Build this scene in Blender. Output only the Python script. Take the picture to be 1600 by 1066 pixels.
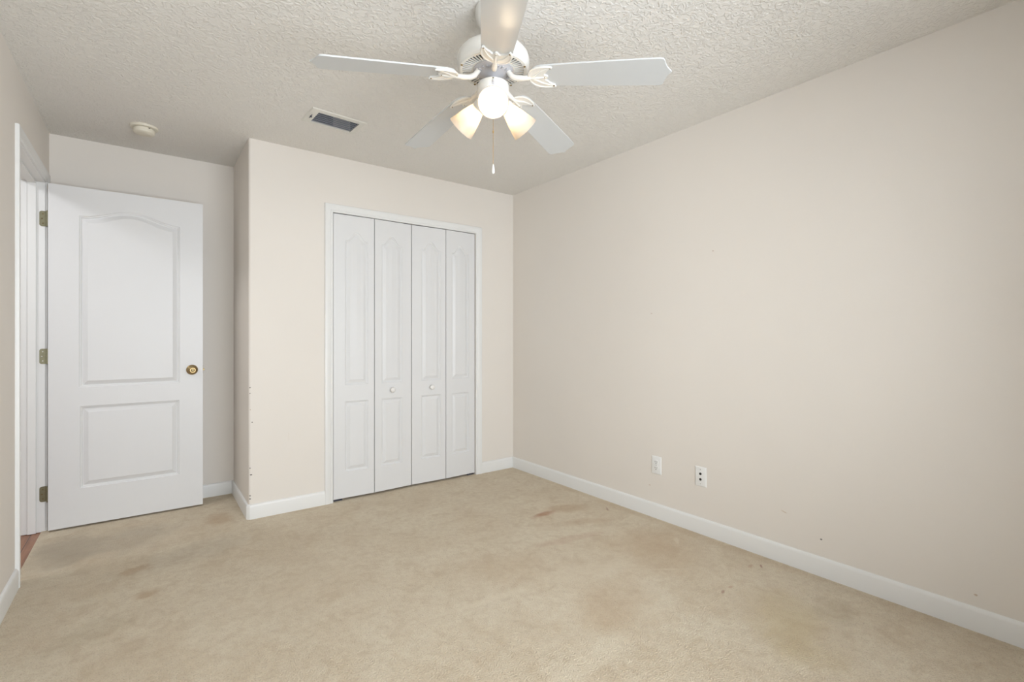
import bpy, bmesh, math, random
from mathutils import Vector, Matrix
random.seed(7)
for o in list(bpy.data.objects): bpy.data.objects.remove(o)
COL = bpy.context.scene.collection
SC = bpy.context.scene
PI = math.pi
def lin(c):
    c /= 255.0
    return c / 12.92 if c <= 0.04045 else ((c + 0.055) / 1.055) ** 2.4
def rgb(r, g, b): return (lin(r), lin(g), lin(b), 1.0)

# ------------------------------------------------------------------ camera, sky, lights, exposure
CAMZ = 1.164
cam_d = bpy.data.cameras.new('camera'); cam = bpy.data.objects.new('camera', cam_d); COL.objects.link(cam)
cam_d.sensor_fit = 'HORIZONTAL'; cam_d.sensor_width = 36.0
cam_d.lens = 762.27 / 1600 * 36.0
cam_d.shift_y = -(533.0 - 527.35) / 1600.0
cam_d.clip_start = 0.02
cam.location = (0, 0, CAMZ); cam.rotation_euler = (PI / 2, 0, -0.64285)
SC.camera = cam

w = bpy.data.worlds.new('world'); SC.world = w; w.use_nodes = True
bg = w.node_tree.nodes['Background']; bg.inputs['Color'].default_value = (0.80, 0.90, 1.0, 1); bg.inputs['Strength'].default_value = 2.0

def daylight(name, loc, rot, sx, sy, energy):          # sky light arriving at a window, just outside its pane
    ad = bpy.data.lights.new(name, 'AREA'); ao = bpy.data.objects.new(name, ad); COL.objects.link(ao)
    ad.shape = 'RECTANGLE'; ad.size = sx; ad.size_y = sy; ad.energy = energy; ad.color = (0.92, 0.958, 1.0)
    ao.location = loc; ao.rotation_euler = rot
daylight('daylight_rear_window', (0.825, -0.86, 1.30), (PI / 2, 0, 0), 1.95, 1.8, 57)
hd = bpy.data.lights.new('hall_fill_light', 'AREA'); ho = bpy.data.objects.new('hall_fill_light', hd); COL.objects.link(ho)  # added fill without a fixture, brightens the hall side of the door jamb
hd.shape = 'DISK'; hd.size = 0.35; hd.energy = 9; hd.color = (0.96, 0.97, 1.0); ho.location = (-1.25, 3.2, 2.40)
SC.view_settings.view_transform = 'Standard'; SC.view_settings.look = 'None'
SC.view_settings.gamma = 1.0; SC.view_settings.exposure = 0.61
SC.view_settings.use_curve_mapping = False
BULB_E = 26.0

# ------------------------------------------------------------------ material helpers
class NT:
    def __init__(s, name):
        s.m = bpy.data.materials.new(name); s.m.use_nodes = True
        s.t = s.m.node_tree; s.n = s.t.nodes; s.l = s.t.links
        s.b = s.n['Principled BSDF']; s.out = s.n['Material Output']
    def new(s, t, **kw):
        x = s.n.new(t)
        for k, v in kw.items(): setattr(x, k, v)
        return x
    def link(s, a, b): s.l.new(a, b)
    def coord(s):
        if not hasattr(s, '_c'): s._c = s.new('ShaderNodeTexCoord').outputs['Object']
        return s._c
    def mapping(s, loc=(0, 0, 0), rot=(0, 0, 0), scale=(1, 1, 1), typ='TEXTURE', vec=None):
        m = s.new('ShaderNodeMapping', vector_type=typ)
        m.inputs['Location'].default_value = loc; m.inputs['Rotation'].default_value = rot; m.inputs['Scale'].default_value = scale
        s.link(vec or s.coord(), m.inputs['Vector']); return m.outputs[0]
    def noise(s, scale, detail=2, rough=0.5, dist=0.0, vec=None):
        n = s.new('ShaderNodeTexNoise'); n.inputs['Scale'].default_value = scale; n.inputs['Detail'].default_value = detail
        n.inputs['Roughness'].default_value = rough; n.inputs['Distortion'].default_value = dist
        s.link(vec or s.coord(), n.inputs['Vector']); return n.outputs['Fac']
    def rng(s, v, a, b, c=0.0, d=1.0, smooth=True):
        r = s.new('ShaderNodeMapRange', interpolation_type='SMOOTHSTEP' if smooth else 'LINEAR')
        r.inputs['From Min'].default_value = a; r.inputs['From Max'].default_value = b
        r.inputs['To Min'].default_value = c; r.inputs['To Max'].default_value = d
        s.link(v, r.inputs['Value']); return r.outputs[0]
    def math(s, op, a, b):
        m = s.new('ShaderNodeMath', operation=op)
        for i, x in enumerate((a, b)):
            if isinstance(x, (int, float)): m.inputs[i].default_value = x
            else: s.link(x, m.inputs[i])
        return m.outputs[0]
    def mix(s, fac, a, b):
        m = s.new('ShaderNodeMix', data_type='RGBA')
        if isinstance(fac, (int, float)): m.inputs[0].default_value = fac
        else: s.link(fac, m.inputs[0])
        for i, x in ((6, a), (7, b)):
            if isinstance(x, tuple): m.inputs[i].default_value = x
            else: s.link(x, m.inputs[i])
        return m.outputs[2]
    def bump(s, h, strength, dist):
        b = s.new('ShaderNodeBump'); b.inputs['Strength'].default_value = strength; b.inputs['Distance'].default_value = dist
        s.link(h, b.inputs['Height']); s.link(b.outputs[0], s.b.inputs['Normal']); return b
    def set(s, color=None, rough=0.5, metal=0.0, spec=0.5):
        if color is not None:
            if isinstance(color, tuple): s.b.inputs['Base Color'].default_value = color
            else: s.link(color, s.b.inputs['Base Color'])
        s.b.inputs['Roughness'].default_value = rough; s.b.inputs['Metallic'].default_value = metal
        s.b.inputs['Specular IOR Level'].default_value = spec
        return s.m
    def blob(s, c, pos, size, rot=0.0, wob=0.5, freq=9.0, plane='xy', amount=1.0, edge=0.55):
        """mask of a stain or painted shade: an ellipse with a ragged edge"""
        if plane == 'xy': loc, rr, sc = (pos[0], pos[1], 0), (0, 0, rot), (size[0], size[1], 100)
        elif plane == 'yz': loc, rr, sc = (0, pos[0], pos[1]), (rot, 0, 0), (100, size[0], size[1])
        else: loc, rr, sc = (pos[0], 0, pos[1]), (0, rot, 0), (size[0], 100, size[1])
        v = s.mapping(loc, rr, sc)
        ln = s.new('ShaderNodeVectorMath', operation='LENGTH'); s.link(v, ln.inputs[0])
        nz = s.noise(freq, 3, 0.6)
        r = s.math('ADD', ln.outputs['Value'], s.math('MULTIPLY', s.math('SUBTRACT', nz, 0.5), wob * 2))
        return s.math('MULTIPLY', s.rng(r, 1.0, 1.0 - edge), amount)

def mat_simple(name, col, rough=0.5, metal=0.0, spec=0.5, nscale=40, var=0.03):
    t = NT(name)
    n = t.noise(nscale, 2)
    dark = tuple(x * (1 - var) for x in col[:3]) + (1,)
    return t.set(t.mix(n, dark, col), rough, metal, spec)

# ---- wall paint (cream, light orange-peel)
WALLC = rgb(231, 225, 217)
def wall_mat(name, marks=()):
    t = NT(name)
    c = t.mix(t.rng(t.noise(1.3, 3), 0.35, 0.65), tuple(x * 0.985 for x in WALLC[:3]) + (1,), WALLC)
    for (plane, pos, size, rot, col, amt, wob) in marks:
        c = t.mix(t.blob(c, pos, size, rot, wob, 60.0, plane, amt), c, col)
    t.bump(t.noise(150, 3, 0.55), 0.10, 0.0015)
    return t.set(c, 0.62, 0, 0.35)
DK = rgb(60, 52, 46); TN = rgb(190, 165, 135); PK = rgb(196, 176, 160)
M_wall = wall_mat('cream_wall_paint')
M_wall_right = wall_mat('cream_wall_paint_scuffed', [
    ('yz', (1.001, 0.178), (0.006, 0.005), 0, DK, 0.8, 0.3),
    ('yz', (1.174, 0.263), (0.020, 0.004), 0.3, TN, 0.45, 0.4),
    ('yz', (2.0, 1.32), (0.010, 0.004), 0, PK, 0.6, 0.4),
    ('yz', (1.569, 1.667), (0.007, 0.004), 0, PK, 0.8, 0.4),
    ('yz', (2.015, 0.198), (0.010, 0.004), 0, TN, 0.5, 0.4),
    ('yz', (0.446, 0.141), (0.007, 0.005), 0, TN, 0.7, 0.4)])
M_wall_closet = wall_mat('cream_wall_paint_chipped', [
    ('xz', (0.530, z), (sx, sz), 0, DK, 0.9, 0.3) for z, sx, sz in
    ((0.842, .005, .004), (0.805, .005, .003), (0.326, .005, .004), (0.149, .006, .004), (0.129, .007, .005))] + [
    ('xz', (0.542, 0.619), (.005, .005), 0, DK, 0.9, 0.3), ('xz', (0.536, 0.283), (.008, .005), 0, DK, 0.9, 0.3),
    ('xz', (0.532, 0.70), (.004, .004), 0, TN, 0.7, 0.3), ('xz', (0.760, 0.50), (.006, .05), 0, TN, 0.06, 0.3)])

# ---- ceiling: knock-down texture
t = NT('textured_ceiling_paint')
n1 = t.noise(40, 3, 0.55, 1.2); n2 = t.noise(120, 2, 0.5)
h = t.math('ADD', t.rng(n1, 0.44, 0.60), t.math('MULTIPLY', n2, 0.25))
t.bump(h, 0.55, 0.0055)
M_ceil = t.set(t.mix(t.noise(2, 2), rgb(232, 229, 223), rgb(236, 233, 228)), 0.75, 0, 0.25)

# ---- carpet
t = NT('beige_pile_carpet')
vor = t.new('ShaderNodeTexVoronoi'); vor.inputs['Scale'].default_value = 170; t.link(t.mapping((0, 0, 0), (0, 0, 0.4), (1, 1, 1), 'POINT'), vor.inputs['Vector'])
fine = t.noise(165, 4, 0.7); mid = t.noise(32, 4, 0.6); big = t.noise(2.6, 4, 0.6, 0.6)
base = t.mix(t.rng(big, 0.35, 0.65), rgb(226, 209, 181), rgb(235, 221, 195))
base = t.mix(t.math('MULTIPLY', t.rng(mid, 0.35, 0.7), 0.35), base, rgb(203, 180, 148))
base = t.mix(t.math('MULTIPLY', t.rng(fine, 0.46, 0.28), 0.75), base, rgb(160, 135, 104))
base = t.mix(t.math('MULTIPLY', t.rng(fine, 0.54, 0.72), 0.55), base, rgb(244, 232, 212))
mot = t.noise(9, 5, 0.65, 0.8)
base = t.mix(t.math('MULTIPLY', t.rng(mot, 0.48, 0.66), 0.34), base, rgb(200, 176, 142))
TANS, RED, OLV, GRY, YEL, LT, BRN = rgb(190, 154, 108), rgb(178, 116, 66), rgb(160, 140, 100), rgb(170, 155, 132), rgb(206, 184, 128), rgb(238, 224, 198), rgb(150, 84, 48)
for pos, size, rot, col, amt, wob, fr in [
    ((2.09, 2.44), (0.13, 0.045), 0.05, RED, 0.7, 0.6, 9), ((2.06, 2.46), (0.05, 0.02), 0.1, RED, 0.4, 0.6, 14),
    ((2.30, 2.43), (0.22, 0.10), -0.5, TANS, 0.5, 0.5, 6), ((2.20, 2.20), (0.24, 0.07), -0.4, TANS, 0.35, 0.5, 7),
    ((2.50, 2.26), (0.05, 0.010), 0.9, BRN, 0.45, 0.5, 16), ((1.97, 2.05), (0.30, 0.05), -0.2, RED, 0.22, 0.7, 6),
    ((2.32, 1.78), (0.42, 0.22), -0.5, TANS, 0.32, 0.6, 4), ((2.20, 1.60), (0.30, 0.25), 0.4, TANS, 0.22, 0.7, 5),
    ((2.50, 1.225), (0.030, 0.008), 0.6, BRN, 0.7, 0.5, 20), ((2.46, 1.26), (0.03, 0.012), 0.2, RED, 0.35, 0.5, 20),
    ((2.11, 1.207), (0.028, 0.010), 0.3, BRN, 0.6, 0.6, 20), ((2.18, 1.21), (0.02, 0.012), 0.0, RED, 0.4, 0.5, 20),
    ((2.10, 0.90), (0.34, 0.20), 0.5, YEL, 0.38, 0.6, 4), ((2.35, 0.86), (0.16, 0.12), 0.5, OLV, 0.22, 0.8, 7),
    ((1.62, 1.45), (0.50, 0.20), 0.5, TANS, 0.25, 0.7, 4), ((1.45, 1.98), (0.28, 0.24), 0.3, TANS, 0.25, 0.6, 5),
    ((-0.036, 3.084), (0.08, 0.06), 0.3, TANS, 0.55, 1.0, 18), ((-0.009, 2.76), (0.06, 0.05), 0.2, TANS, 0.5, 0.7, 12),
    ((-0.15, 2.55), (0.25, 0.12), 0.5, OLV, 0.18, 0.7, 6), ((-0.15, 3.55), (0.45, 0.30), 0.3, GRY, 0.42, 0.6, 4),
    ((-0.36, 3.60), (0.18, 0.40), 0.1, GRY, 0.5, 0.5, 6), ((0.20, 3.15), (0.45, 0.18), 0.3, GRY, 0.22, 0.6, 5),
    ((0.37, 3.62), (0.10, 0.16), 0.0, TANS, 0.5, 0.6, 9),
    ((2.30, 2.60), (0.30, 0.012), -0.05, LT, 0.35, 0.5, 12), ((2.45, 2.06), (0.22, 0.014), 0.15, LT, 0.35, 0.6, 14),
    ((1.24, 1.79), (0.30, 0.030), -0.08, LT, 0.5, 0.6, 10), ((1.30, 1.24), (0.40, 0.07), 0.10, LT, 0.45, 0.5, 6),
    ((2.43, 1.67), (0.07, 0.016), 0.7, LT, 0.55, 0.8, 20), ((2.35, 1.34), (0.07, 0.016), 0.8, LT, 0.5, 0.8, 20),
    ((2.11, 1.48), (0.14, 0.014), -0.6, LT, 0.4, 0.8, 16), ((1.76, 1.72), (0.30, 0.12), -0.2, LT, 0.30, 0.7, 7),
    ((0.50, 2.40), (0.60, 0.20), 0.4, LT, 0.18, 0.7, 4), ((2.585, 1.9), (0.05, 1.7), 0.0, TANS, 0.22, 0.5, 5)]:  # last blob is no stain: baseboard shadow painted into the carpet colour
    base = t.mix(t.blob(base, pos, size, rot, wob, fr, 'xy', amt, 0.7), base, col)
hh = t.math('ADD', t.math('MULTIPLY', fine, 1.0), t.math('ADD', t.math('MULTIPLY', vor.outputs['Distance'], 0.5), t.math('MULTIPLY', mid, 0.3)))
t.bump(hh, 0.85, 0.010)
M_carpet = t.set(base, 0.95, 0, 0.1)
t.b.inputs['Sheen Weight'].default_value = 0.25; t.b.inputs['Sheen Roughness'].default_value = 0.6

# ---- white paints
def white_mat(name, col, rough, grain=False, spec=0.45):
    t = NT(name)
    c = t.mix(t.noise(3, 2), tuple(x * 0.98 for x in col[:3]) + (1,), col)
    if grain:
        v = t.mapping((0, 0, 0), (0, 0, 0), (1, 1, 14), 'TEXTURE')
        g = t.noise(26, 4, 0.6, 2.2, v)
        t.bump(g, 0.18, 0.0010)
    else:
        t.bump(t.noise(60, 2), 0.05, 0.0006)
    return t.set(c, rough, 0, spec)
M_trim = white_mat('white_trim_paint', rgb(234, 234, 232), 0.35)
M_door = white_mat('white_door_paint', rgb(226, 226, 226), 0.40, True)
M_fan = white_mat('white_fan_enamel', rgb(228, 227, 222), 0.28)
M_blade = white_mat('white_blade_laminate', rgb(204, 206, 206), 0.28)
M_plast = white_mat('white_plastic', rgb(236, 236, 234), 0.35)
M_detect = white_mat('aged_ivory_plastic', rgb(226, 220, 204), 0.45)
M_knobw = white_mat('ivory_knob_paint', rgb(236, 234, 230), 0.30)
M_dark = mat_simple('black_painted_shade', rgb(34, 33, 34), 0.7, 0, 0.2)  # near-black colour standing in for shade in the slots, notch and duct
M_duct = mat_simple('grey_duct_metal', rgb(92, 94, 104), 0.5, 0.3)
M_slat = mat_simple('grey_vent_enamel', rgb(176, 178, 186), 0.4)
M_vent = white_mat('white_vent_enamel', rgb(226, 224, 216), 0.35)
M_jack = mat_simple('dark_jack_plastic', rgb(44, 42, 42), 0.4)
M_steel = mat_simple('grey_cast_metal', rgb(190, 190, 194), 0.5, 0.2)
M_brass = mat_simple('antique_brass', rgb(164, 142, 102), 0.36, 0.95)
M_brassd = mat_simple('dark_antique_brass', rgb(132, 116, 84), 0.35, 0.9)
M_hinge = mat_simple('dull_brass_hinge_metal', rgb(150, 146, 120), 0.38, 0.85, nscale=60, var=0.3)
M_nickel = mat_simple('nickel', rgb(205, 203, 198), 0.3, 0.9)
M_chain = mat_simple('brass_chain', rgb(200, 168, 110), 0.35, 0.8)

t = NT('reddish_wood_plank_floor')
v = t.mapping((0, 0, 0), (0, 0, 0), (1, 9, 1), 'TEXTURE')
g = t.noise(22, 5, 0.65, 1.5, v); m2 = t.noise(30, 3)
c = t.mix(t.rng(g, 0.3, 0.7), rgb(138, 90, 62), rgb(178, 126, 92))
c = t.mix(t.math('MULTIPLY', m2, 0.4), c, rgb(120, 72, 52))
sx = t.new('ShaderNodeSeparateXYZ'); t.link(t.coord(), sx.inputs[0])
fr = t.math('FRACT', t.math('DIVIDE', t.math('ADD', sx.outputs['X'], 10.54), 0.09), 0)
seam = t.math('LESS_THAN', fr, 0.04)
c = t.mix(seam, c, rgb(70, 42, 32))
M_wood = t.set(c, 0.35)

# frosted lamp glass: light of the bulb inside passes through
t = NT('frosted_lamp_glass')
tr = t.new('ShaderNodeBsdfTranslucent'); tr.inputs['Color'].default_value = (0.50, 0.46, 0.40, 1)
mx = t.new('ShaderNodeMixShader'); mx.inputs[0].default_value = 0.55
t.set((0.84, 0.80, 0.74, 1), 0.3)
t.link(t.b.outputs[0], mx.inputs[1]); t.link(tr.outputs[0], mx.inputs[2]); t.link(mx.outputs[0], t.out.inputs['Surface'])
M_shade = t.m
t = NT('glowing_bulb'); t.set((0.9, 0.88, 0.84, 1), 0.4)
t.b.inputs['Emission Color'].default_value = (1.0, 0.79, 0.54, 1); t.b.inputs['Emission Strength'].default_value = BULB_E
M_bulb = t.m
# window glass
t = NT('window_glass')
tp = t.new('ShaderNodeBsdfTransparent'); gl = t.new('ShaderNodeBsdfGlossy'); gl.inputs['Roughness'].default_value = 0.02
mx = t.new('ShaderNodeMixShader'); fz = t.new('ShaderNodeFresnel'); fz.inputs[0].default_value = 1.35
t.link(fz.outputs[0], mx.inputs[0]); t.link(tp.outputs[0], mx.inputs[1]); t.link(gl.outputs[0], mx.inputs[2]); t.link(mx.outputs[0], t.out.inputs['Surface'])
M_glass = t.m

# ------------------------------------------------------------------ mesh builder
class MB:
    def __init__(s): s.v = []; s.f = []; s.T = Matrix.Identity(4)
    def add(s, vs, fs):
        n = len(s.v); s.v += [tuple(s.T @ Vector(p)) for p in vs]; s.f += [tuple(i + n for i in f) for f in fs]
    def box(s, x0, x1, y0, y1, z0, z1):
        s.add([(x0, y0, z0), (x1, y0, z0), (x1, y1, z0), (x0, y1, z0), (x0, y0, z1), (x1, y0, z1), (x1, y1, z1), (x0, y1, z1)],
              [(3, 2, 1, 0), (4, 5, 6, 7), (0, 1, 5, 4), (1, 2, 6, 5), (2, 3, 7, 6), (3, 0, 4, 7)])
        return s
    def lathe(s, prof, n=48, cap0=False, cap1=False):      # prof [(r,z)] about local z
        vs = [(r * math.cos(2 * PI * k / n), r * math.sin(2 * PI * k / n), z) for r, z in prof for k in range(n)]
        fs = [(i * n + k, i * n + (k + 1) % n, (i + 1) * n + (k + 1) % n, (i + 1) * n + k) for i in range(len(prof) - 1) for k in range(n)]
        if cap0: fs.append(tuple(range(n))[::-1])
        if cap1: fs.append(tuple((len(prof) - 1) * n + k for k in range(n)))
        s.add(vs, fs); return s
    def tube(s, pts, rad, n=12):
        P = [Vector(p) for p in pts]; R = rad if isinstance(rad, (list, tuple)) else [rad] * len(P)
        vs = []; up = Vector((0.123, 0.31, 0.94)).normalized()
        for i, p in enumerate(P):
            d = (P[min(i + 1, len(P) - 1)] - P[max(i - 1, 0)]).normalized()
            a = d.cross(up).normalized(); b = a.cross(d)
            vs += [tuple(p + R[i] * (a * math.cos(2 * PI * k / n) + b * math.sin(2 * PI * k / n))) for k in range(n)]
        fs = [(i * n + k, (i + 1) * n + k, (i + 1) * n + (k + 1) % n, i * n + (k + 1) % n) for i in range(len(P) - 1) for k in range(n)]
        fs += [tuple(range(n)), tuple((len(P) - 1) * n + k for k in range(n))[::-1]]
        s.add(vs, fs); return s
    def prism(s, pts, z0, z1):
        n = len(pts)
        s.add([(x, y, z0) for x, y in pts] + [(x, y, z1) for x, y in pts],
              [tuple(range(n))[::-1], tuple(range(n, 2 * n))] + [(k, (k + 1) % n, n + (k + 1) % n, n + k) for k in range(n)])
        return s
    def sweep(s, prof, a, b):
        """closed 2-D profile of 3-D offsets swept from point a to b: prof is a list of Vectors"""
        n = len(prof); A, B = Vector(a), Vector(b)
        s.add([tuple(A + p) for p in prof] + [tuple(B + p) for p in prof],
              [tuple(range(n))[::-1], tuple(range(n, 2 * n))] + [(k, (k + 1) % n, n + (k + 1) % n, n + k) for k in range(n)])
        return s
    def build(s, name, m, parent=None, kind=None, bevel=0.0, sharp=35, seg=2, origin=None):
        me = bpy.data.meshes.new(name)
        vs = s.v
        if origin is not None: vs = [tuple(Vector(p) - Vector(origin)) for p in s.v]
        me.from_pydata(vs, [], s.f)
        bm = bmesh.new(); bm.from_mesh(me)
        bmesh.ops.remove_doubles(bm, verts=bm.verts, dist=1e-6)
        bmesh.ops.recalc_face_normals(bm, faces=bm.faces)
        for f in bm.faces: f.smooth = True
        for e in bm.edges:
            e.smooth = len(e.link_faces) == 2 and e.calc_face_angle(0) <= math.radians(sharp)
        bm.to_mesh(me); bm.free()
        me.materials.append(m)
        o = bpy.data.objects.new(name, me); COL.objects.link(o)
        if origin is not None: o.location = origin
        if parent is not None: o.parent = parent
        if kind: o['kind'] = kind
        if bevel:
            b = o.modifiers.new('edge', 'BEVEL'); b.width = bevel; b.segments = seg; b.limit_method = 'ANGLE'; b.angle_limit = math.radians(40)
            b.harden_normals = True
        return o
def empty(name, loc, rz=0.0, label=None, cat=None, group=None, kind=None):
    o = bpy.data.objects.new(name, None); COL.objects.link(o); o.location = loc; o.rotation_euler = (0, 0, rz); o.empty_display_size = 0.05
    if label: o['label'] = label
    if cat: o['category'] = cat
    if group: o['group'] = group
    if kind: o['kind'] = kind
    return o
def dup(src, parent):
    c = src.copy(); COL.objects.link(c); c.parent = parent
    for ch in list(src.children): dup(ch, c)
    return c

# ------------------------------------------------------------------ the room
XR, YC, XP, YA, XL, YB, H = 2.635, 3.504, 0.522, 4.177, -0.487, -0.60, 2.44
WT = 0.115
YS, YH, ZH = 3.243, 4.030, 2.094              # door opening: strike jamb face, hinge jamb face, head
OX0, OX1, OZ = 1.050, 2.237, 2.046            # closet opening

b = MB(); b.box(XL - 0.018, XR, YB, YA, -0.06, 0.0); b.build('floor', M_carpet, kind='structure')
b = MB(); b.box(XL - 1.5, XL - 0.018, 1.6, 5.6, -0.066, -0.006); b.build('floor_hall', M_wood, kind='structure')
VX0, VX1, VY0, VY1 = 0.767, 1.013, 2.855, 3.010              # hole of the air vent's duct
b = MB(); b.box(XL - 1.6, VX0, YB - 0.15, 5.7, H, H + 0.1); b.box(VX1, XR + 0.1, YB - 0.15, 5.7, H, H + 0.1)
b.box(VX0, VX1, YB - 0.15, VY0, H, H + 0.1); b.box(VX0, VX1, VY1, 5.7, H, H + 0.1); b.build('ceiling', M_ceil, kind='structure')
b = MB(); b.box(XR, XR + 0.1, YB - 0.15, YA + 0.1, -0.06, H); b.build('wall_right', M_wall_right, kind='structure')
b = MB(); b.box(XL - WT, XR, YA, YA + 0.1, -0.06, H); b.build('wall_alcove', M_wall, kind='structure')
# left wall with the door opening
b = MB(); b.box(XL - WT, XL, YB - 0.15, YS - 0.018, -0.06, H); b.box(XL - WT, XL, YH + 0.018, YA, -0.06, H)
b.box(XL - WT, XL, YS - 0.018, YH + 0.018, ZH + 0.018, H); b.build('wall_left', M_wall, kind='structure')
# closet wall with rounded outer corner and the closet opening; the return into the alcove
def closet_wall():
    b = MB(); r = 0.016
    arc = [(XP + r - r * math.cos(a), YC + r - r * math.sin(a)) for a in [PI / 2 * k / 8 for k in range(9)]]
    poly = [(XP + 0.1, YA), (XP, YA)] + arc + [(OX0, YC), (OX0, YC + 0.1), (XP + 0.1, YC + 0.1)]
    b.prism(poly, -0.06, H)
    b.box(OX1, XR, YC, YC + 0.1, -0.06, H); b.box(OX0, OX1, YC, YC + 0.1, OZ, H)
    return b.build('wall_closet', M_wall_closet, kind='structure')
closet_wall()
# rear wall (behind the camera) with the window
WX0, WX1, WZ0, WZ1 = -0.15, 1.80, 0.40, 2.20
b = MB(); b.box(XL, WX0, YB - 0.15, YB, -0.06, H); b.box(WX1, XR, YB - 0.15, YB, -0.06, H)
b.box(WX0, WX1, YB - 0.15, YB, -0.06, WZ0); b.box(WX0, WX1, YB - 0.15, YB, WZ1, H); b.build('wall_rear', M_wall, kind='structure')
def window(name, loc, rz, hw, hh_):
    win = empty(name, loc, rz, kind='structure')
    b = MB()
    for a in ((-hw, -hw + 0.045, 0, hh_), (hw - 0.045, hw, 0, hh_), (-hw, hw, 0, 0.045), (-hw, hw, hh_ - 0.045, hh_), (-hw, hw, hh_ / 2 - 0.02, hh_ / 2 + 0.02)):
        b.box(a[0], a[1], -0.03, 0.03, a[2], a[3])
    b.build('window_frame', M_trim, win)
    b = MB(); b.box(-hw + 0.03, hw - 0.03, -0.003, 0.003, 0.03, hh_ - 0.03); b.build('pane', M_glass, win)
    b = MB(); b.box(-hw, hw, 0.03, 0.09, 0.0, 0.018); b.build('window_sill', M_trim, win, bevel=0.004)
window('window_1', ((WX0 + WX1) / 2, YB - 0.08, WZ0), 0, (WX1 - WX0) / 2, WZ1 - WZ0)
# hall beyond the door
b = MB(); b.box(XL - 1.6, XL - 1.5, 1.5, 5.7, -0.06, H); b.box(XL - 1.5, XL - WT, 1.5, 1.6, -0.06, H); b.box(XL - 1.5, XR, 5.6, 5.7, -0.06, H)
b.build('wall_hall', M_wall, kind='structure')

# baseboards: profile with an eased top
BH, BT = 0.094, 0.013
def base_prof(nx, ny):
    pts = [(0, 0), (BT, 0), (BT, BH - 0.016), (BT - 0.002, BH - 0.008), (BT - 0.006, BH - 0.002), (0.004, BH), (0, BH)]
    return [Vector((nx * d, ny * d, z)) for d, z in pts]
MB().sweep(base_prof(-1, 0), (XR, YB, 0), (XR, YC, 0)).build('baseboard_right', M_trim, kind='structure')
b = MB(); b.sweep(base_prof(0, -1), (OX1 + 0.052, YC, 0), (XR - BT, YC, 0)); b.build('baseboard_closet_right', M_trim, kind='structure')
# left part wraps the rounded corner with a bevelled corner piece, then runs into the alcove
def swept_path(prof2, path):
    """prof2 [(d,z)]; path [(x,y,nx,ny)]"""
    b = MB(); n = len(prof2)
    vs = [(x + nx * d, y + ny * d, z) for x, y, nx, ny in path for d, z in prof2]
    fs = [(i * n + k, i * n + (k + 1) % n, (i + 1) * n + (k + 1) % n, (i + 1) * n + k) for i in range(len(path) - 1) for k in range(n)]
    fs += [tuple(range(n))[::-1], tuple((len(path) - 1) * n + k for k in range(n))]
    b.add(vs, fs); return b
P2 = [(0, 0), (BT, 0), (BT, BH - 0.016), (BT - 0.002, BH - 0.008), (BT - 0.006, BH - 0.002), (0.004, BH), (0, BH)]
c8 = math.tan(PI / 8)
swept_path(P2, [(OX0 - 0.052, YC, 0, -1), (XP + 0.010, YC, -c8, -1), (XP, YC + 0.010, -1, -c8), (XP, YA, -1, 0)]).build('baseboard_closet_left', M_trim, kind='structure', sharp=25)
MB().sweep(base_prof(0, -1), (XL, YA, 0), (XP - BT, YA, 0)).build('baseboard_alcove', M_trim, kind='structure')
MB().sweep(base_prof(1, 0), (XL, YB, 0), (XL, YS - 0.063, 0)).build('baseboard_left', M_trim, kind='structure')
MB().sweep(base_prof(0, 1), (XL + BT, YB, 0), (XR - BT, YB, 0)).build('baseboard_rear', M_trim, kind='structure')

# casings: profile across the width (u from the opening outwards) and thickness
CW = 0.057
CAS = [(0, 0), (0, 0.008), (0.004, 0.011), (0.012, 0.011), (0.016, 0.0085), (0.022, 0.012), (0.036, 0.015), (0.050, 0.0165), (0.055, 0.015), (CW, 0.011), (CW, 0)]
def casing(name, axis, plane, a0, a1, top, sgn):
    """three mitred boards round an opening on the wall axis=plane; a0..a1 opening edges along the wall; sgn = outward normal"""
    path = [(a0, 0, -1, 0), (a0, top, -1, 1), (a1, top, 1, 1), (a1, 0, 1, 0)]
    n = len(CAS); vs = []
    for (a, z, da, dz) in path:
        for u, d in CAS:
            A, Z, P = a + da * u, z + dz * u, plane + sgn * d
            vs.append((A, P, Z) if axis == 'y' else (P, A, Z))
    fs = [(i * n + k, i * n + (k + 1) % n, (i + 1) * n + (k + 1) % n, (i + 1) * n + k) for i in range(3) for k in range(n)]
    fs += [tuple(range(n))[::-1], tuple(3 * n + k for k in range(n))]
    b = MB(); b.add(vs, fs); return b.build(name, M_trim, kind='structure', sharp=28)
casing('trim_1', 'y', YC, OX0 - 0.001, OX1 + 0.001, OZ - 0.001, -1)
casing('trim_2', 'x', XL, YS - 0.005, YH + 0.005, ZH + 0.005, 1)
casing('trim_3', 'x', XL - WT, YS - 0.005, YH + 0.005, ZH + 0.005, -1)
# door jamb (lining, rabbet and stop)
b = MB(); xs0, xs1 = XL - WT, XL
for y0, y1 in ((YS - 0.018, YS), (YH, YH + 0.018)): b.box(xs0, xs1, y0, y1, -0.004, ZH + 0.018)
b.box(xs0, xs1, YS, YH, ZH, ZH + 0.018)
st0, st1 = XL - 0.078, XL - 0.040
b.box(st0, st1, YS, YS + 0.011, -0.004, ZH); b.box(st0, st1, YH - 0.011, YH, -0.004, ZH); b.box(st0, st1, YS + 0.011, YH - 0.011, ZH - 0.011, ZH)
b.build('trim_4', M_trim, kind='structure', bevel=0.0015)

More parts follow.
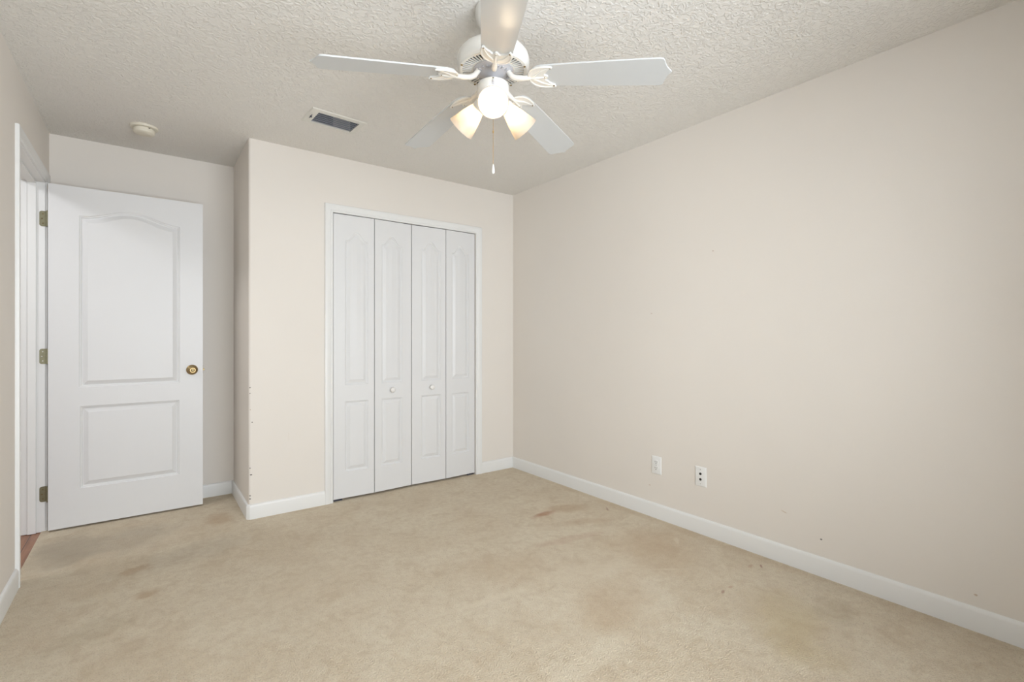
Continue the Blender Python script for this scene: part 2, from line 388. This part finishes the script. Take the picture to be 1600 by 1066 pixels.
# ------------------------------------------------------------------ panelled door leaves
def leaf_mesh(W, Z0, Z1, T, cells, profile, zb_lo):
    """A moulded door leaf in local x 0..W, front at y=0 (facing -y), back at y=T. cells: list of dict(z0,z1 cell limits; x0,x1,pz0,pz1 panel; top function)"""
    b = MB(); N = 40
    for c in cells:
        x0, x1, p0, p1 = c['x0'], c['x1'], c['p0'], c['p1']
        def loop(o, d):
            f = o / profile[-1][0]
            pts = []
            a0, a1 = x0 + o, x1 - o
            for k in range(N): pts.append((a0 + (a1 - a0) * k / N, d, p0 + o))
            topf = lambda u: p1 - o + c['top'](u, f)
            for k in range(N): pts.append((a1, d, p0 + o + (topf(1.0) - p0 - o) * k / N))
            for k in range(N): pts.append((a1 + (a0 - a1) * k / N, d, topf(1 - k / N)))
            for k in range(N): pts.append((a0, d, topf(0.0) + (p0 + o - topf(0.0)) * k / N))
            return pts
        outer = []
        for k in range(N): outer.append((W * k / N, 0, c['z0']))
        for k in range(N): outer.append((W, 0, c['z0'] + (c['z1'] - c['z0']) * k / N))
        for k in range(N): outer.append((W - W * k / N, 0, c['z1']))
        for k in range(N): outer.append((0, 0, c['z1'] + (c['z0'] - c['z1']) * k / N))
        loops = [outer] + [loop(o, d) for o, d in profile]
        n = 4 * N
        vs = [p for L in loops for p in L]
        fs = [(i * n + k, i * n + (k + 1) % n, (i + 1) * n + (k + 1) % n, (i + 1) * n + k) for i in range(len(loops) - 1) for k in range(n)]
        # field: fan strips between the bottom and top edges
        base = (len(loops) - 1) * n
        bot = [base + k for k in range(N + 1)]
        top = [base + 3 * N - k for k in range(N + 1)]
        fs += [(bot[k], bot[k + 1], top[k + 1], top[k]) for k in range(1, N - 1)]
        fs.append((bot[0], bot[1], top[1], top[0]) + tuple(base + 4 * N - k for k in range(N - 1, 0, -1))[::-1][::-1])
        fs.append((bot[N - 1], bot[N]) + tuple(base + N + k for k in range(1, N)) + (top[N], top[N - 1]))
        # fix the first strip's order: bot0, bot1, top1, top0, then down the left edge
        fs[-2] = (bot[0], bot[1], top[1], top[0]) + tuple(base + 3 * N + k for k in range(1, N))
        b.add(vs, fs)
    # edges and back
    b.add([(0, 0, Z0), (W, 0, Z0), (W, T, Z0), (0, T, Z0), (0, 0, Z1), (W, 0, Z1), (W, T, Z1), (0, T, Z1)],
          [(3, 2, 1, 0), (4, 5, 6, 7), (1, 2, 6, 5), (2, 3, 7, 6), (3, 0, 4, 7)])
    return b

def arch_door(u, f):
    s_ = 0.5 - 0.5 * math.cos(2 * PI * u)
    return 0.056 * s_
flat = lambda u, f: 0.0
PROF_DOOR = [(0.0, 0.0), (0.003, 0.0045), (0.008, 0.0055), (0.011, 0.0110), (0.016, 0.0122), (0.021, 0.0100), (0.040, 0.0008)]
DW, DZ0, DZ1, DT = 0.781, 0.012, 2.084, 0.035
door = empty('door_1', (-0.470, 3.980, 0.0), kind='structure')
door['label'] = 'white two-panel interior door standing open with arched upper panel'
cells = [dict(z0=DZ0, z1=0.80, x0=0.143, x1=0.647, p0=0.238, p1=0.741, top=flat),
         dict(z0=0.80, z1=DZ1, x0=0.139, x1=0.650, p0=0.856, p1=1.909, top=arch_door)]
leaf_mesh(DW, DZ0, DZ1, DT, cells, PROF_DOOR, 0).build('door_panel', M_door, door, sharp=22)
# door knob (both sides), latch
def knob_mb(yc, sgn):
    b = MB()
    b.T = Matrix.Translation((0.719, yc, 0.943)) @ Matrix.Rotation(sgn * PI / 2, 4, 'X')
    return b
for side, yc, sg in (('room', 0.0, 1), ('wall', DT, -1)):
    b = knob_mb(yc, sg)
    b.lathe([(0.001, 0.0), (0.034, 0.0), (0.034, 0.003), (0.031, 0.007), (0.020, 0.010), (0.0135, 0.013), (0.0125, 0.026), (0.016, 0.032),
             (0.0245, 0.038), (0.0275, 0.046), (0.0270, 0.054), (0.0225, 0.060), (0.0180, 0.0618), (0.0165, 0.0600), (0.0001, 0.0600)], 40)
    k = b.build('door_knob', M_brass, door, sharp=50)
    if sg == 1:
        k['label'] = 'antique brass door knob'
        b = knob_mb(yc, sg); b.lathe([(0.0001, 0.0602), (0.0115, 0.0602), (0.0115, 0.0615), (0.010, 0.0625), (0.0035, 0.0625), (0.003, 0.0612), (0.0001, 0.0612)], 28)
        b.build('knob_button', M_brassd, k)
b = MB(); b.box(DW - 0.002, DW + 0.0015, 0.005, 0.030, 0.915, 0.972); b.box(DW + 0.0015, DW + 0.011, 0.010, 0.024, 0.936, 0.950)
b.build('latch', M_brassd, door, bevel=0.001)
# hinges: leaf on the jamb plus the knuckle at the pin
pinx, piny = -0.478 + 0.470, YH - 3.980 - 0.002
for z in (1.877, 1.050, 0.223):
    b = MB(); hhh = 0.046
    rr = 0.012; x0, x1 = -0.5135 + 0.470, pinx
    pts = [(x1, z - hhh), (x0 + rr, z - hhh)] + [(x0 + rr - rr * math.sin(a), z - hhh + rr - rr * math.cos(a)) for a in (0.4, 0.8, 1.2, PI / 2)]
    pts += [(x0 + rr - rr * math.cos(a), z + hhh - rr + rr * math.sin(a)) for a in (0.0, 0.4, 0.8, 1.2)] + [(x0 + rr, z + hhh), (x1, z + hhh)]
    b.T = Matrix(((1, 0, 0, 0), (0, 0, 1, 0), (0, 1, 0, 0), (0, 0, 0, 1)))
    b.prism(pts, YH - 3.980 - 0.0025, YH - 3.980 + 0.0005)
    b.T = Matrix.Identity(4)
    for k in range(5):
        zz = z - hhh + k * 0.0184
        b.T = Matrix.Translation((pinx, piny - 0.003, zz + 0.0006)); b.lathe([(0.0001, 0), (0.0055, 0), (0.0055, 0.0172), (0.0001, 0.0172)], 16)
    b.T = Matrix.Identity(4)
    b.box(pinx - 0.001, pinx + 0.0105, piny - 0.030, piny - 0.003, z - hhh, z + hhh)     # leaf let into the door's edge
    hg = b.build('hinge', M_hinge, door); hg['label'] = 'dull brass hinge'
    b = MB()
    for dx, dz in ((-0.022, 0.028), (-0.026, 0.0), (-0.022, -0.028)):
        b.T = Matrix.Translation((pinx + dx + 0.002, YH - 3.980 - 0.0024, z + dz)) @ Matrix.Rotation(PI / 2, 4, 'X')
        b.lathe([(0.0001, 0.0008), (0.0025, 0.0010), (0.0038, 0.0002)], 14)
    b.build('screw', M_nickel if z > 1 and z < 1.5 else M_brassd, hg)

# bifold closet doors
PROF_BI = [(0.0, 0.0), (0.003, 0.0042), (0.007, 0.0050), (0.010, 0.0095), (0.014, 0.0100), (0.018, 0.0085), (0.036, 0.0006)]
def sm(x): x = max(0, min(1, x)); return x * x * (3 - 2 * x)
def cathedral(u, f):
    d = abs(u - 0.5) * 2                                         # 0 at the centre, 1 at the stile
    outer = 0.064 * (1 - sm((d - 0.05) / 0.80))                  # ogee with a rounded crown
    inner = 0.042 * max(0.0, 1 - d * 1.0) ** 0.85                # pointed
    return outer * (1 - f) + inner * f
def bifold(name, x_a, x_joint, x_b, hinge_left, label):
    """two leaves; the jamb-side leaf pivots, the other carries the knob. The joint stands slightly proud of the wall line."""
    root = empty(name, (x_a, YC + 0.006, 0.0), kind='structure'); root['label'] = label
    out = 0.010
    Z0, Z1, T = 0.016, 2.0405, 0.034
    for i, (xa, xb) in enumerate(((x_a, x_joint), (x_joint, x_b))):
        g = 0.0025; ln = xb - xa - 2 * g if True else 0
        wide_left = (i == 0)
        px0 = 0.080 if wide_left else 0.052
        cells = [dict(z0=Z0, z1=0.764, x0=px0, x1=px0 + 0.1685, p0=0.203, p1=0.705, top=flat),
                 dict(z0=0.764, z1=Z1, x0=px0, x1=px0 + 0.1685, p0=0.822, p1=1.860, top=cathedral)]
        sl = math.asin(out / (xb - xa)) * (-1 if i == 0 else 1)
        o = leaf_mesh(ln, Z0, Z1, T, cells, PROF_BI, 0).build('leaf', M_door, root, sharp=22)
        o.location = (xa - x_a + g, (0 if i == 0 else -out), 0); o.rotation_euler = (0, 0, sl)
        has_knob = (i == 1) if hinge_left else (i == 0)
        if has_knob:
            b = MB(); kx = 0.1345 if i == 1 else 0.1655
            b.T = Matrix.Translation((kx, 0, 0.768)) @ Matrix.Rotation(PI / 2, 4, 'X')
            b.lathe([(0.0001, 0), (0.0085, 0), (0.0075, 0.006), (0.0085, 0.010), (0.0170, 0.014), (0.0200, 0.020), (0.0188, 0.027), (0.0125, 0.032), (0.0001, 0.034)], 32)
            k = b.build('knob', M_knobw, o, sharp=60)
        else:
            b = MB(); bx = 0.004 if hinge_left else ln - 0.064
            b.box(bx, bx + 0.060, 0.006, 0.028, 0.001, 0.006); b.box(bx + 0.018, bx + 0.030, 0.010, 0.022, 0.006, 0.017)
            b.box(bx, bx + 0.004, 0.006, 0.028, 0.001, 0.013)
            b.build('pivot_bracket', M_duct, o, bevel=0.001)['label'] = 'grey metal floor pivot bracket'
    return root
XM = 1.651
bifold('door_2', OX0 + 0.003, 1.350, XM, True, 'left pair of white bifold closet door leaves')
bifold('door_3', XM + 0.0005, 1.950, OX1 - 0.003, False, 'right pair of white bifold closet door leaves')
b = MB(); b.box(OX0, OX1, YC + 0.012, YC + 0.040, OZ - 0.003, OZ); b.build('trim_5', M_duct, kind='structure')

# ------------------------------------------------------------------ ceiling fan
FX, FY = 1.0785, 1.562
fan = empty('ceiling_fan', (FX, FY, H), 0.0, 'white five-blade ceiling fan with three lit frosted glass lamps', 'ceiling fan')
def fz(z): return z - H                        # to fan-local height
b = MB(); b.lathe([(0.0001, 0), (0.068, 0), (0.070, -0.004), (0.069, -0.030), (0.063, -0.052), (0.050, -0.068), (0.030, -0.078), (0.016, -0.082), (0.0001, -0.082)], 48)
b.build('canopy', M_fan, fan)
b = MB(); b.lathe([(0.013, -0.078), (0.013, -0.160)], 24); b.lathe([(0.013, -0.135), (0.026, -0.140), (0.030, -0.160)], 24)
b.build('downrod', M_fan, fan)
zb = fz(2.200)
b = MB(); b.lathe([(0.0001, fz(2.288)), (0.055, fz(2.288)), (0.095, fz(2.283)), (0.122, fz(2.272)), (0.137, fz(2.255)), (0.1405, fz(2.240)), (0.1405, fz(2.222)),
                   (0.1385, fz(2.219)), (0.1385, fz(2.212)), (0.1360, fz(2.205)), (0.1300, fz(2.2005)), (0.128, fz(2.204)), (0.0001, fz(2.204))], 72)
housing = b.build('motor_housing', M_fan, fan, sharp=40)
# slotted ring under the motor: 50 radial fins with dark gaps between them
b = MB(); b.lathe([(0.128, fz(2.2035)), (0.1305, zb - 0.0005), (0.120, zb - 0.001), (0.120, fz(2.2035))], 72)
b.lathe([(0.084, fz(2.2035)), (0.084, zb - 0.0006), (0.078, zb + 0.0005), (0.078, fz(2.2035))], 72)
NS = 54
for k in range(NS):
    b.T = Matrix.Rotation(2 * PI * k / NS, 4, 'Z'); b.box(0.082, 0.122, -0.0022, 0.0022, zb - 0.0008, zb + 0.003)
b.T = Matrix.Identity(4)
ring = b.build('vent_ring', M_fan, housing)
b = MB(); b.lathe([(0.079, zb + 0.0034), (0.124, zb + 0.0034)], 64); b.build('slot_shade_sheet', M_dark, housing)  # black sheet paints the shade seen between the fins
for k in range(5):
    a = math.radians(20 + 72 * k)
    b = MB(); b.T = Matrix.Translation((0.1255 * math.cos(a), 0.1255 * math.sin(a), zb - 0.0008)) @ Matrix.Rotation(PI, 4, 'X')
    b.lathe([(0.0001, 0.003), (0.003, 0.003), (0.0045, 0.0015), (0.0045, -0.001)], 14)
    b.build('screw', M_brass, housing)
b = MB(); b.lathe([(0.079, zb + 0.003), (0.079, zb - 0.003), (0.070, zb - 0.006), (0.066, zb - 0.010), (0.052, zb - 0.014), (0.044, zb - 0.019), (0.030, zb - 0.024), (0.020, zb - 0.030), (0.020, fz(2.150))], 48)
for k in range(20):
    a = 2 * PI * k / 20; b.T = Matrix.Rotation(a, 4, 'Z'); b.box(0.056, 0.068, -0.0035, 0.0035, zb - 0.0155, zb - 0.010)
b.T = Matrix.Identity(4)
b.build('flywheel', M_steel, fan)

# blades
def blade_outline():
    pts = []
    half = [(0.160, 0.030), (0.166, 0.040), (0.178, 0.048), (0.196, 0.0535), (0.230, 0.0560), (0.34, 0.0605), (0.46, 0.0645), (0.58, 0.0675), (0.618, 0.0682), (0.627, 0.0675),
            (0.633, 0.0650), (0.637, 0.0605), (0.6395, 0.0540), (0.6410, 0.0465), (0.6430, 0.0385), (0.6460, 0.0300), (0.6505, 0.0210), (0.6565, 0.0115), (0.6620, 0.0040), (0.6640, 0.0)]
    return [(x, -y) for x, y in half] + [(x, y) for x, y in half[-2::-1]]
def blade_iron(b):
    # arm from the flywheel, dropping and running out
    b.tube([(-0.105 + 0.160, 0, 0.026), (-0.098 + 0.160, 0, 0.014), (-0.086 + 0.160, 0, 0.001), (-0.068 + 0.160, 0, -0.008), (-0.040 + 0.160, 0, -0.010), (-0.010 + 0.160, 0, -0.008)],
           [0.0095, 0.0100, 0.0105, 0.0105, 0.0100, 0.0085], 14)
    # crescent plate with three prongs, cradling the blade's root
    IW = 0.93
    out = [(0.238, -0.0545), (0.222, -0.0575), (0.200, -0.0570), (0.178, -0.0515), (0.162, -0.0420), (0.151, -0.0270), (0.146, -0.0100)]
    out = [(x, y * IW) for x, y in out]
    outer = out + [(x, -y) for x, y in out[::-1]]
    inn = [(0.240, 0.0480), (0.228, 0.0420), (0.219, 0.0330), (0.214, 0.0240), (0.207, 0.0185), (0.205, 0.0130), (0.211, 0.0080), (0.218, 0.0040)]
    inn = [(x, y * IW) for x, y in inn]
    inner = inn + [(x, -y) for x, y in inn[::-1]]
    b.prism(outer + inner, -0.0095, -0.0030)
    # raised rim and ribs
    rim = [(x, y, -0.0085) for x, y in [(0.240, -0.0480)] + out[:] + [(x, -y) for x, y in out[::-1]] + [(0.240, 0.0480)]]
    b.tube(rim, 0.0038, 8)
    for yy in (-1, 1):
        b.tube([(0.150, 0, -0.0095), (0.172, yy * 0.012, -0.0100), (0.190, yy * 0.028, -0.0095), (0.206, yy * 0.036, -0.0085), (0.232, yy * 0.0465, -0.0075)], [0.005, 0.0042, 0.0036, 0.0036, 0.003], 8)
    b.tube([(0.150, 0, -0.0100), (0.180, 0, -0.0105), (0.210, 0, -0.0085)], [0.006, 0.0048, 0.0034], 8)
azs = [238.7, 307.4, 22.3, 91.6, 165.0]
Zr = fz(2.160)
proto = None
pitch, droop = math.radians(10.5), math.radians(6.6)
for k, az in enumerate(azs):
    Mx = Matrix.Translation((0, 0, Zr)) @ Matrix.Rotation(math.radians(az), 4, 'Z') @ Matrix.Translation((0.15, 0, 0)) @ Matrix.Rotation(droop, 4, 'Y') @ Matrix.Rotation(-pitch, 4, 'X') @ Matrix.Translation((-0.15, 0, 0))
    if proto is None:
        b = MB(); b.prism(blade_outline(), -0.003, 0.003)
        proto = b.build('blade', M_blade, fan, bevel=0.0012)
        b = MB(); blade_iron(b); b.build('blade_iron', M_fan, proto, sharp=40)
        for x, y in ((0.234, -0.0470), (0.234, 0.0470), (0.206, 0.0)):
            b = MB(); b.T = Matrix.Translation((x, y, -0.0092)) @ Matrix.Rotation(PI, 4, 'X')
            b.lathe([(0.0001, 0.0030), (0.0022, 0.0028), (0.0036, 0.0012), (0.0036, -0.001)], 14); b.build('screw', M_brassd, proto)
        o = proto
    else:
        o = dup(proto, fan)
    o.matrix_local = Mx

# switch housing and light kit
b = MB(); b.lathe([(0.0001, fz(2.150)), (0.052, fz(2.150)), (0.058, fz(2.147)), (0.0615, fz(2.140)), (0.0615, fz(2.104)), (0.0600, fz(2.100)), (0.0600, fz(2.094)), (0.055, fz(2.082)), (0.044, fz(2.060)), (0.030, fz(2.046)), (0.012, fz(2.040)), (0.0001, fz(2.039))], 56)
sw = b.build('switch_housing', M_fan, fan)
ca = math.radians(235.4)
b = MB(); b.T = Matrix.Rotation(ca, 4, 'Z')
b.box(0.0605, 0.0635, -0.0045, 0.0045, fz(2.117), fz(2.135)); b.box(0.063, 0.068, -0.002, 0.002, fz(2.126), fz(2.132)); b.T = Matrix.Identity(4)
b.build('reverse_switch', M_steel, sw, bevel=0.0006)
b = MB()
b.T = Matrix.Rotation(ca, 4, 'Z') @ Matrix.Translation((0.061, 0, fz(2.141))) @ Matrix.Rotation(PI / 2, 4, 'Y'); b.lathe([(0.0001, 0.002), (0.002, 0.0015), (0.003, 0)], 12)
b.T = Matrix.Identity(4); b.build('screw', M_brassd, sw)

TILT = math.radians(38)
RIM_R, RIM_Z = 0.150, fz(2.005)
def glass_prof():
    L = 0.108
    r_out = [(0.0255, 0.0), (0.0285, 0.010), (0.0335, 0.024), (0.0400, 0.045), (0.0455, 0.067), (0.0510, 0.088), (0.0560, L)]
    return r_out + [(r - 0.003, z) for r, z in r_out[::-1]], L
prof, GL = glass_prof()
for k in range(3):
    az = ca + k * 2 * PI / 3
    # local z runs along the lamp's axis, outward and down; the shade's rim centre sits at RIM_R, RIM_Z
    A = Matrix.Rotation(az, 4, 'Z') @ Matrix.Translation((RIM_R, 0, RIM_Z)) @ Matrix.Rotation(PI / 2 + TILT, 4, 'Y') @ Matrix.Translation((0, 0, -GL))
    b = MB(); b.lathe([(0.0001, -0.034), (0.012, -0.034), (0.016, -0.026), (0.0245, -0.016), (0.0275, -0.006), (0.0275, 0.007), (0.0255, 0.007), (0.0245, -0.003), (0.0001, -0.003)], 32)
    o = b.build('lamp_socket', M_fan, fan); o.matrix_local = A
    for s_ in (0,):
        b2 = MB(); b2.T = Matrix.Translation((0.0275, 0, 0.001)) @ Matrix.Rotation(PI / 2, 4, 'Y'); b2.lathe([(0.0022, -0.002), (0.0022, 0.005), (0.0045, 0.005), (0.0045, 0.008), (0.0001, 0.008)], 12)
        b2.build('thumb_screw', M_brassd, o)
    b = MB(); b.lathe(prof, 48); o = b.build('lamp_shade', M_shade, fan, sharp=60); o.matrix_local = A
    o['label'] = 'lit frosted glass bell shade'
    b = MB(); b.lathe([(0.0001, -0.002), (0.012, -0.002), (0.0125, 0.016), (0.016, 0.026), (0.0235, 0.040), (0.0265, 0.052), (0.0250, 0.064), (0.0185, 0.075), (0.009, 0.0805), (0.0001, 0.082)], 32)
    o = b.build('bulb', M_bulb, fan); o.matrix_local = A
    # arm from the housing to the socket
    p_end = A @ Vector((0, 0, -0.026)); p_mid = A @ Vector((0, 0, -0.045))
    p0 = Matrix.Rotation(az, 4, 'Z') @ Vector((0.030, 0, fz(2.080)))
    MB().tube([p0, (Vector(p0) + p_mid) / 2 + Vector((0, 0, 0.004)), p_mid, p_end], 0.012, 14).build('lamp_arm', M_fan, fan)
# pull chain
b = MB(); cxl, cyl = 0.020 * math.cos(ca), 0.020 * math.sin(ca)
zt, zbm = fz(2.046), fz(1.829)
b.tube([(cxl, cyl, zt), (cxl, cyl, zbm)], 0.0007, 6)
nb = 70
for i in range(nb):
    z = zt + (zbm - zt) * i / (nb - 1); b.T = Matrix.Translation((cxl, cyl, z)); b.lathe([(0.0001, -0.0013), (0.0013, 0), (0.0001, 0.0013)], 6)
b.T = Matrix.Translation((cxl, cyl, fz(1.955))); b.lathe([(0.0001, 0.006), (0.0024, 0.004), (0.0024, -0.004), (0.0001, -0.006)], 10); b.T = Matrix.Identity(4)
ch = b.build('pull_chain', M_chain, fan)
b = MB(); b.T = Matrix.Translation((cxl, cyl, fz(1.829)))
b.lathe([(0.0001, 0.002), (0.0022, 0.001), (0.0030, -0.004), (0.0050, -0.014), (0.0062, -0.024), (0.0058, -0.031), (0.0035, -0.035), (0.0001, -0.036)], 20)
b.build('pull_fob', M_fan, ch)

# ------------------------------------------------------------------ smoke detector
sd = empty('smoke_detector', (-0.012, 3.705, H), 0.0, 'round ivory smoke detector on the ceiling above the open door', 'smoke detector')
MB().lathe([(0.0001, 0), (0.071, 0), (0.071, -0.006), (0.068, -0.012), (0.056, -0.014), (0.0001, -0.014)], 56).build('mounting_base', M_detect, sd)
b = MB(); b.lathe([(0.050, -0.013), (0.050, -0.017), (0.0545, -0.0175), (0.0545, -0.030), (0.0525, -0.0375), (0.047, -0.042), (0.034, -0.0445), (0.0001, -0.0455)], 56)
bd = b.build('detector_body', M_detect, sd)
b = MB()
b.T = Matrix.Rotation(math.radians(-62), 4, 'Z'); b.box(0.0525, 0.0552, -0.004, 0.004, -0.021, -0.017); b.T = Matrix.Identity(4); b.build('notch', M_dark, bd)
b = MB(); b.T = Matrix.Translation((0.024, -0.012, -0.0445)) @ Matrix.Rotation(PI, 4, 'X'); b.lathe([(0.0001, 0.003), (0.008, 0.0025), (0.010, 0)], 20); b.build('test_button', M_detect, bd)

# ------------------------------------------------------------------ air vent in the ceiling
av = empty('air_vent', (0.887, 2.932, H), math.radians(3.2), 'white rectangular ceiling air vent with dark louvres between fan and closet', 'air vent')
b = MB(); X, Yh = 0.159, 0.106; ix0, ix1, iy0, iy1 = -0.114, 0.122, -0.074, 0.076
out = [(-X, -Yh), (X, -Yh), (X, Yh), (-X, Yh)]; inn = [(ix0, iy0), (ix1, iy0), (ix1, iy1), (ix0, iy1)]
vs = [(x, y, -0.0005) for x, y in out] + [(x, y, -0.006) for x, y in [(p[0] * 0.965, p[1] * 0.95) for p in out]] + [(x, y, -0.009) for x, y in inn] + [(x, y, 0.0) for x, y in inn]
b.add(vs, [(i * 4 + k, i * 4 + (k + 1) % 4, (i + 1) * 4 + (k + 1) % 4, (i + 1) * 4 + k) for i in range(3) for k in range(4)])
b.build('vent_frame', M_vent, av, sharp=20)
b = MB(); dx0, dx1, dy0, dy1, dz = ix0 - 0.004, ix1 + 0.002, iy0 - 0.002, iy1 + 0.001, 0.16
b.add([(dx0, dy0, 0), (dx1, dy0, 0), (dx1, dy1, 0), (dx0, dy1, 0), (dx0, dy0, dz), (dx1, dy0, dz), (dx1, dy1, dz), (dx0, dy1, dz)], [(0, 1, 5, 4), (1, 2, 6, 5), (2, 3, 7, 6), (3, 0, 4, 7), (4, 5, 6, 7)])
b.build('duct', M_dark, av)
for k in range(6):
    y = iy0 + 0.008 + k * 0.0245
    b = MB(); prof_ = [(0.0, -0.0080), (0.0030, -0.0070), (0.0062, -0.0040), (0.0085, 0.0025), (0.0092, 0.0025), (0.0072, -0.0046), (0.0036, -0.0078), (0.0004, -0.0089)]
    b.sweep([Vector((0, u, z)) for u, z in prof_], (ix0 + 0.001, y, 0), (ix1 - 0.001, y, 0)); b.build('louvre', M_slat, av)
b = MB(); b.box(-0.1365, -0.1335, -0.022, 0.030, -0.0095, -0.007); b.box(-0.139, -0.131, -0.006, 0.004, -0.016, -0.008); b.build('damper_lever', M_duct, av)

# ------------------------------------------------------------------ wall plates on the right wall
def plate(root, hy, hz):
    b = MB(); d = 0.0058
    vs = [(0, -hy, -hz), (0, hy, -hz), (0, hy, hz), (0, -hy, hz)]
    vs += [(-0.003, s * (hy), u * hz) for s, u in ((-1, -1), (1, -1), (1, 1), (-1, 1))]
    vs += [(-d, s * (hy - 0.005), u * (hz - 0.005)) for s, u in ((-1, -1), (1, -1), (1, 1), (-1, 1))]
    b.add(vs, [(3, 2, 1, 0), (8, 9, 10, 11)] + [(i * 4 + k, i * 4 + (k + 1) % 4, (i + 1) * 4 + (k + 1) % 4, (i + 1) * 4 + k) for i in range(2) for k in range(4)])
    return b.build('cover_plate', M_plast, root, bevel=0.001)
ou = empty('electrical_outlet', (XR, 1.960, 0.340), 0.0, 'white duplex electrical outlet on the right wall, nearer the closet', 'outlet')
plate(ou, 0.037, 0.057)
for sz in (1, -1):
    b = MB(); pts = []
    for k in range(24):
        a = 2 * PI * k / 24; pts.append((0.0168 * math.cos(a), max(-0.0135, min(0.0135, 0.0168 * math.sin(a)))))
    b.T = Matrix.Translation((-0.0055, 0, sz * 0.0195)) @ Matrix(((0, 0, -1, 0), (1, 0, 0, 0), (0, 1, 0, 0), (0, 0, 0, 1)))
    b.prism(pts, 0, 0.0028)
    rc = b.build('receptacle', M_plast, ou, bevel=0.0005)
    b = MB(); zc = sz * 0.0195; xf = -0.0083
    b.box(xf - 0.0003, xf + 0.001, 0.0050, 0.0075, zc - 0.001, zc + 0.0080); b.box(xf - 0.0003, xf + 0.001, -0.0075, -0.0052, zc, zc + 0.0070)
    b.T = Matrix.Translation((xf + 0.001, 0, zc - 0.0070)) @ Matrix.Rotation(-PI / 2, 4, 'Y'); b.lathe([(0.0028, 0), (0.0028, 0.0013), (0.0001, 0.0013)], 14)
    b.build('slot', M_jack, rc)
b = MB(); b.T = Matrix.Translation((-0.0058, 0, 0)) @ Matrix.Rotation(-PI / 2, 4, 'Y'); b.lathe([(0.0033, -0.001), (0.0030, 0.0010), (0.0001, 0.0014)], 14); b.build('screw', M_nickel, ou)

jk = empty('jack_plate', (XR, 1.646, 0.338), 0.0, 'white wall plate with two dark jack holes, right of the outlet', 'wall plate')
plate(jk, 0.0365, 0.058)
for sz in (1, -1):
    b = MB(); b.T = Matrix.Translation((-0.0056, 0, sz * 0.0165)) @ Matrix.Rotation(-PI / 2, 4, 'Y')
    b.lathe([(0.0075, 0), (0.0075, 0.0015), (0.0062, 0.0022), (0.0060, 0.0010), (0.0001, 0.0010)], 20); b.build('jack', M_jack, jk)
    b = MB(); b.T = Matrix.Translation((-0.0056, 0, sz * 0.042)) @ Matrix.Rotation(-PI / 2, 4, 'Y')
    b.lathe([(0.0033, -0.001), (0.0030, 0.0010), (0.0001, 0.0014)], 14); b.build('screw', M_nickel, jk)
